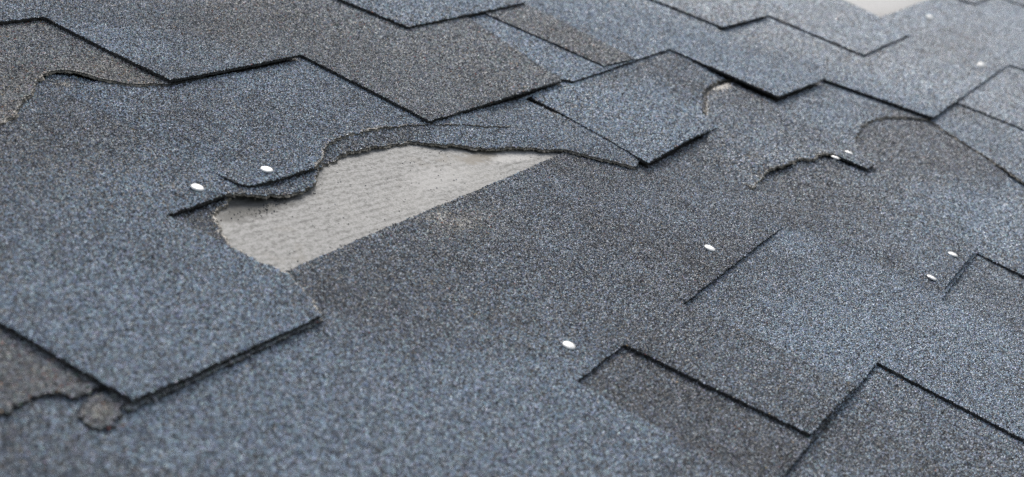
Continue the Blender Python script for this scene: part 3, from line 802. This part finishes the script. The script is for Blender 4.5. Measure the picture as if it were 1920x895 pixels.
HEAD = nail_mesh('nail_head', [(0, .00125), (.0020, .0012), (.0038, .0010), (.0046, .0006), (.0049, .0001), (.0046, -.0003), (.0012, -.0006)], 24)
SHANK = nail_mesh('nail_shank', [(.0015, -.0004), (.0015, -.024), (0, -.030)], 10)
NAIL_LABELS = [
 'round pale nail head left of the small torn flap beside the bare board',
 'round pale nail head on the small torn flap above the bare board',
 'round pale nail head on the open dark shingle above the lowest notch',
 'round pale nail head above the long slanted slot at the middle right',
 'nearer of two pale nail heads by the notch at the right edge',
 'farther of two pale nail heads by the notch at the right edge',
 'pale nail head at the crack, standing in front of the lifted torn point',
 'pale nail head on the lifted torn point beside the crescent tear',
 'farthest pale nail head, near the bare board at the top right',
 'pale nail head at the far right above the butt edge corner',
]
for (u, v, z, piece), lab in zip(NAILS, NAIL_LABELS):
    e = bpy.data.objects.new('roofing_nail', None); COL.objects.link(e)
    P = next(q for q in PIECES if q['name'] == piece)
    zz = float(sheet_z(P, np.array([u]), np.array([v]))[0])
    if 'standing in front' in lab: zz = 10.6
    far = u > 2400                       # the two far nails stand proud and lean
    e.matrix_world = ROOF @ Matrix.Translation(mm(u, v, zz + (3.4 if far else .95))) @ Matrix.Rotation(R(-24 if far else 0), 4, 'Y') @ Matrix.Rotation(R(rng.uniform(-5, 5)), 4, 'X') @ Matrix.Rotation(R(rng.uniform(-5, 5)), 4, 'Y')
    e['label'] = lab; e['category'] = 'nail'; e['group'] = 'roofing nails'
    e.empty_display_size = .01
    h = link('head', HEAD, e); s = link('shank', SHANK, e)
    k = 1.25 if far else rng.uniform(.96, 1.08)
    h.scale = (k, k, 1)

# ------------------------------------------------------------------ torn scrap lying by the large tab
CP = dict(name='chip', k=5, off=1.9, tone=(.0, .8), blobs=[(634, -418, 14, 9, 0, .2, .36)], pts=[(a, b, 'r') for a, b in CHIP], sinks=[])
frag = build_sheet(CP, None, 'shingle_fragment', grid=4.0, thick=1.7)
frag.matrix_world = ROOF
frag['label'] = 'small rounded brownish scrap of torn shingle below the large tab corner'
frag['category'] = 'shingle scrap'

# ------------------------------------------------------------------ loose granules
def stone(bmv, bmf, u, v, z, r):
    b = len(bmv)
    a0 = rng.uniform(0, 6.28)
    for i in range(4):
        a = a0 + i * 1.5708 + rng.uniform(-.4, .4)
        rr = r * rng.uniform(.7, 1.25)
        bmv.append(mm(u + rr * math.cos(a), v + rr * math.sin(a), z + r * rng.uniform(.1, .45)))
    bmv.append(mm(u + rng.uniform(-.3, .3) * r, v, z + r * rng.uniform(.8, 1.2)))
    bmv.append(mm(u, v, z - .2 * r))
    for i in range(4):
        j = (i + 1) % 4
        bmf.append((b + j, b + i, b + 4)); bmf.append((b + i, b + j, b + 5))
lv, lf = [], []
# on the bare board, thicker under the torn edge
for _ in range(110):
    s = rng.random()
    u = 905 + s * 420; v = -541 + rng.random() ** 1.5 * 70 + 8 * math.sin(u / 30)
    stone(lv, lf, u, v, .05, rng.uniform(.25, .75))
for _ in range(90):                     # a drift of grit below the flap
    u = rng.gauss(955, 24); v = -541 + abs(rng.gauss(0, 7))
    stone(lv, lf, u, v, .05, rng.uniform(.3, .8))
# along the top of the lower shingle where it meets the board
for _ in range(160):
    u = rng.uniform(885, 1330); v = -466 - abs(rng.gauss(0, 2.0))
    stone(lv, lf, u, v, .05, rng.uniform(.3, .8))
lm = bpy.data.meshes.new('loose_granules'); lm.from_pydata(lv, [], lf); lm.materials.append(M_GRAN)
ca = lm.color_attributes.new('tone', 'FLOAT_COLOR', 'POINT')
ca.data.foreach_set('color', np.tile(np.array((.75, .2, 0, 0.0)), len(lv)))
lo = link('loose_granules', lm); lo.matrix_world = ROOF
lo['kind'] = 'stuff'; lo['label'] = 'dark loose granules scattered on the bare grey board'; lo['category'] = 'granules'

# ------------------------------------------------------------------ ground far below the roof
gm = bpy.data.meshes.new('ground'); s = 400.0
gm.from_pydata([(-s, -s, 0), (s, -s, 0), (s, s, 0), (-s, s, 0)], [], [(0, 1, 2, 3)]); gm.materials.append(M_LAWN)
go = link('ground', gm); go['kind'] = 'structure'
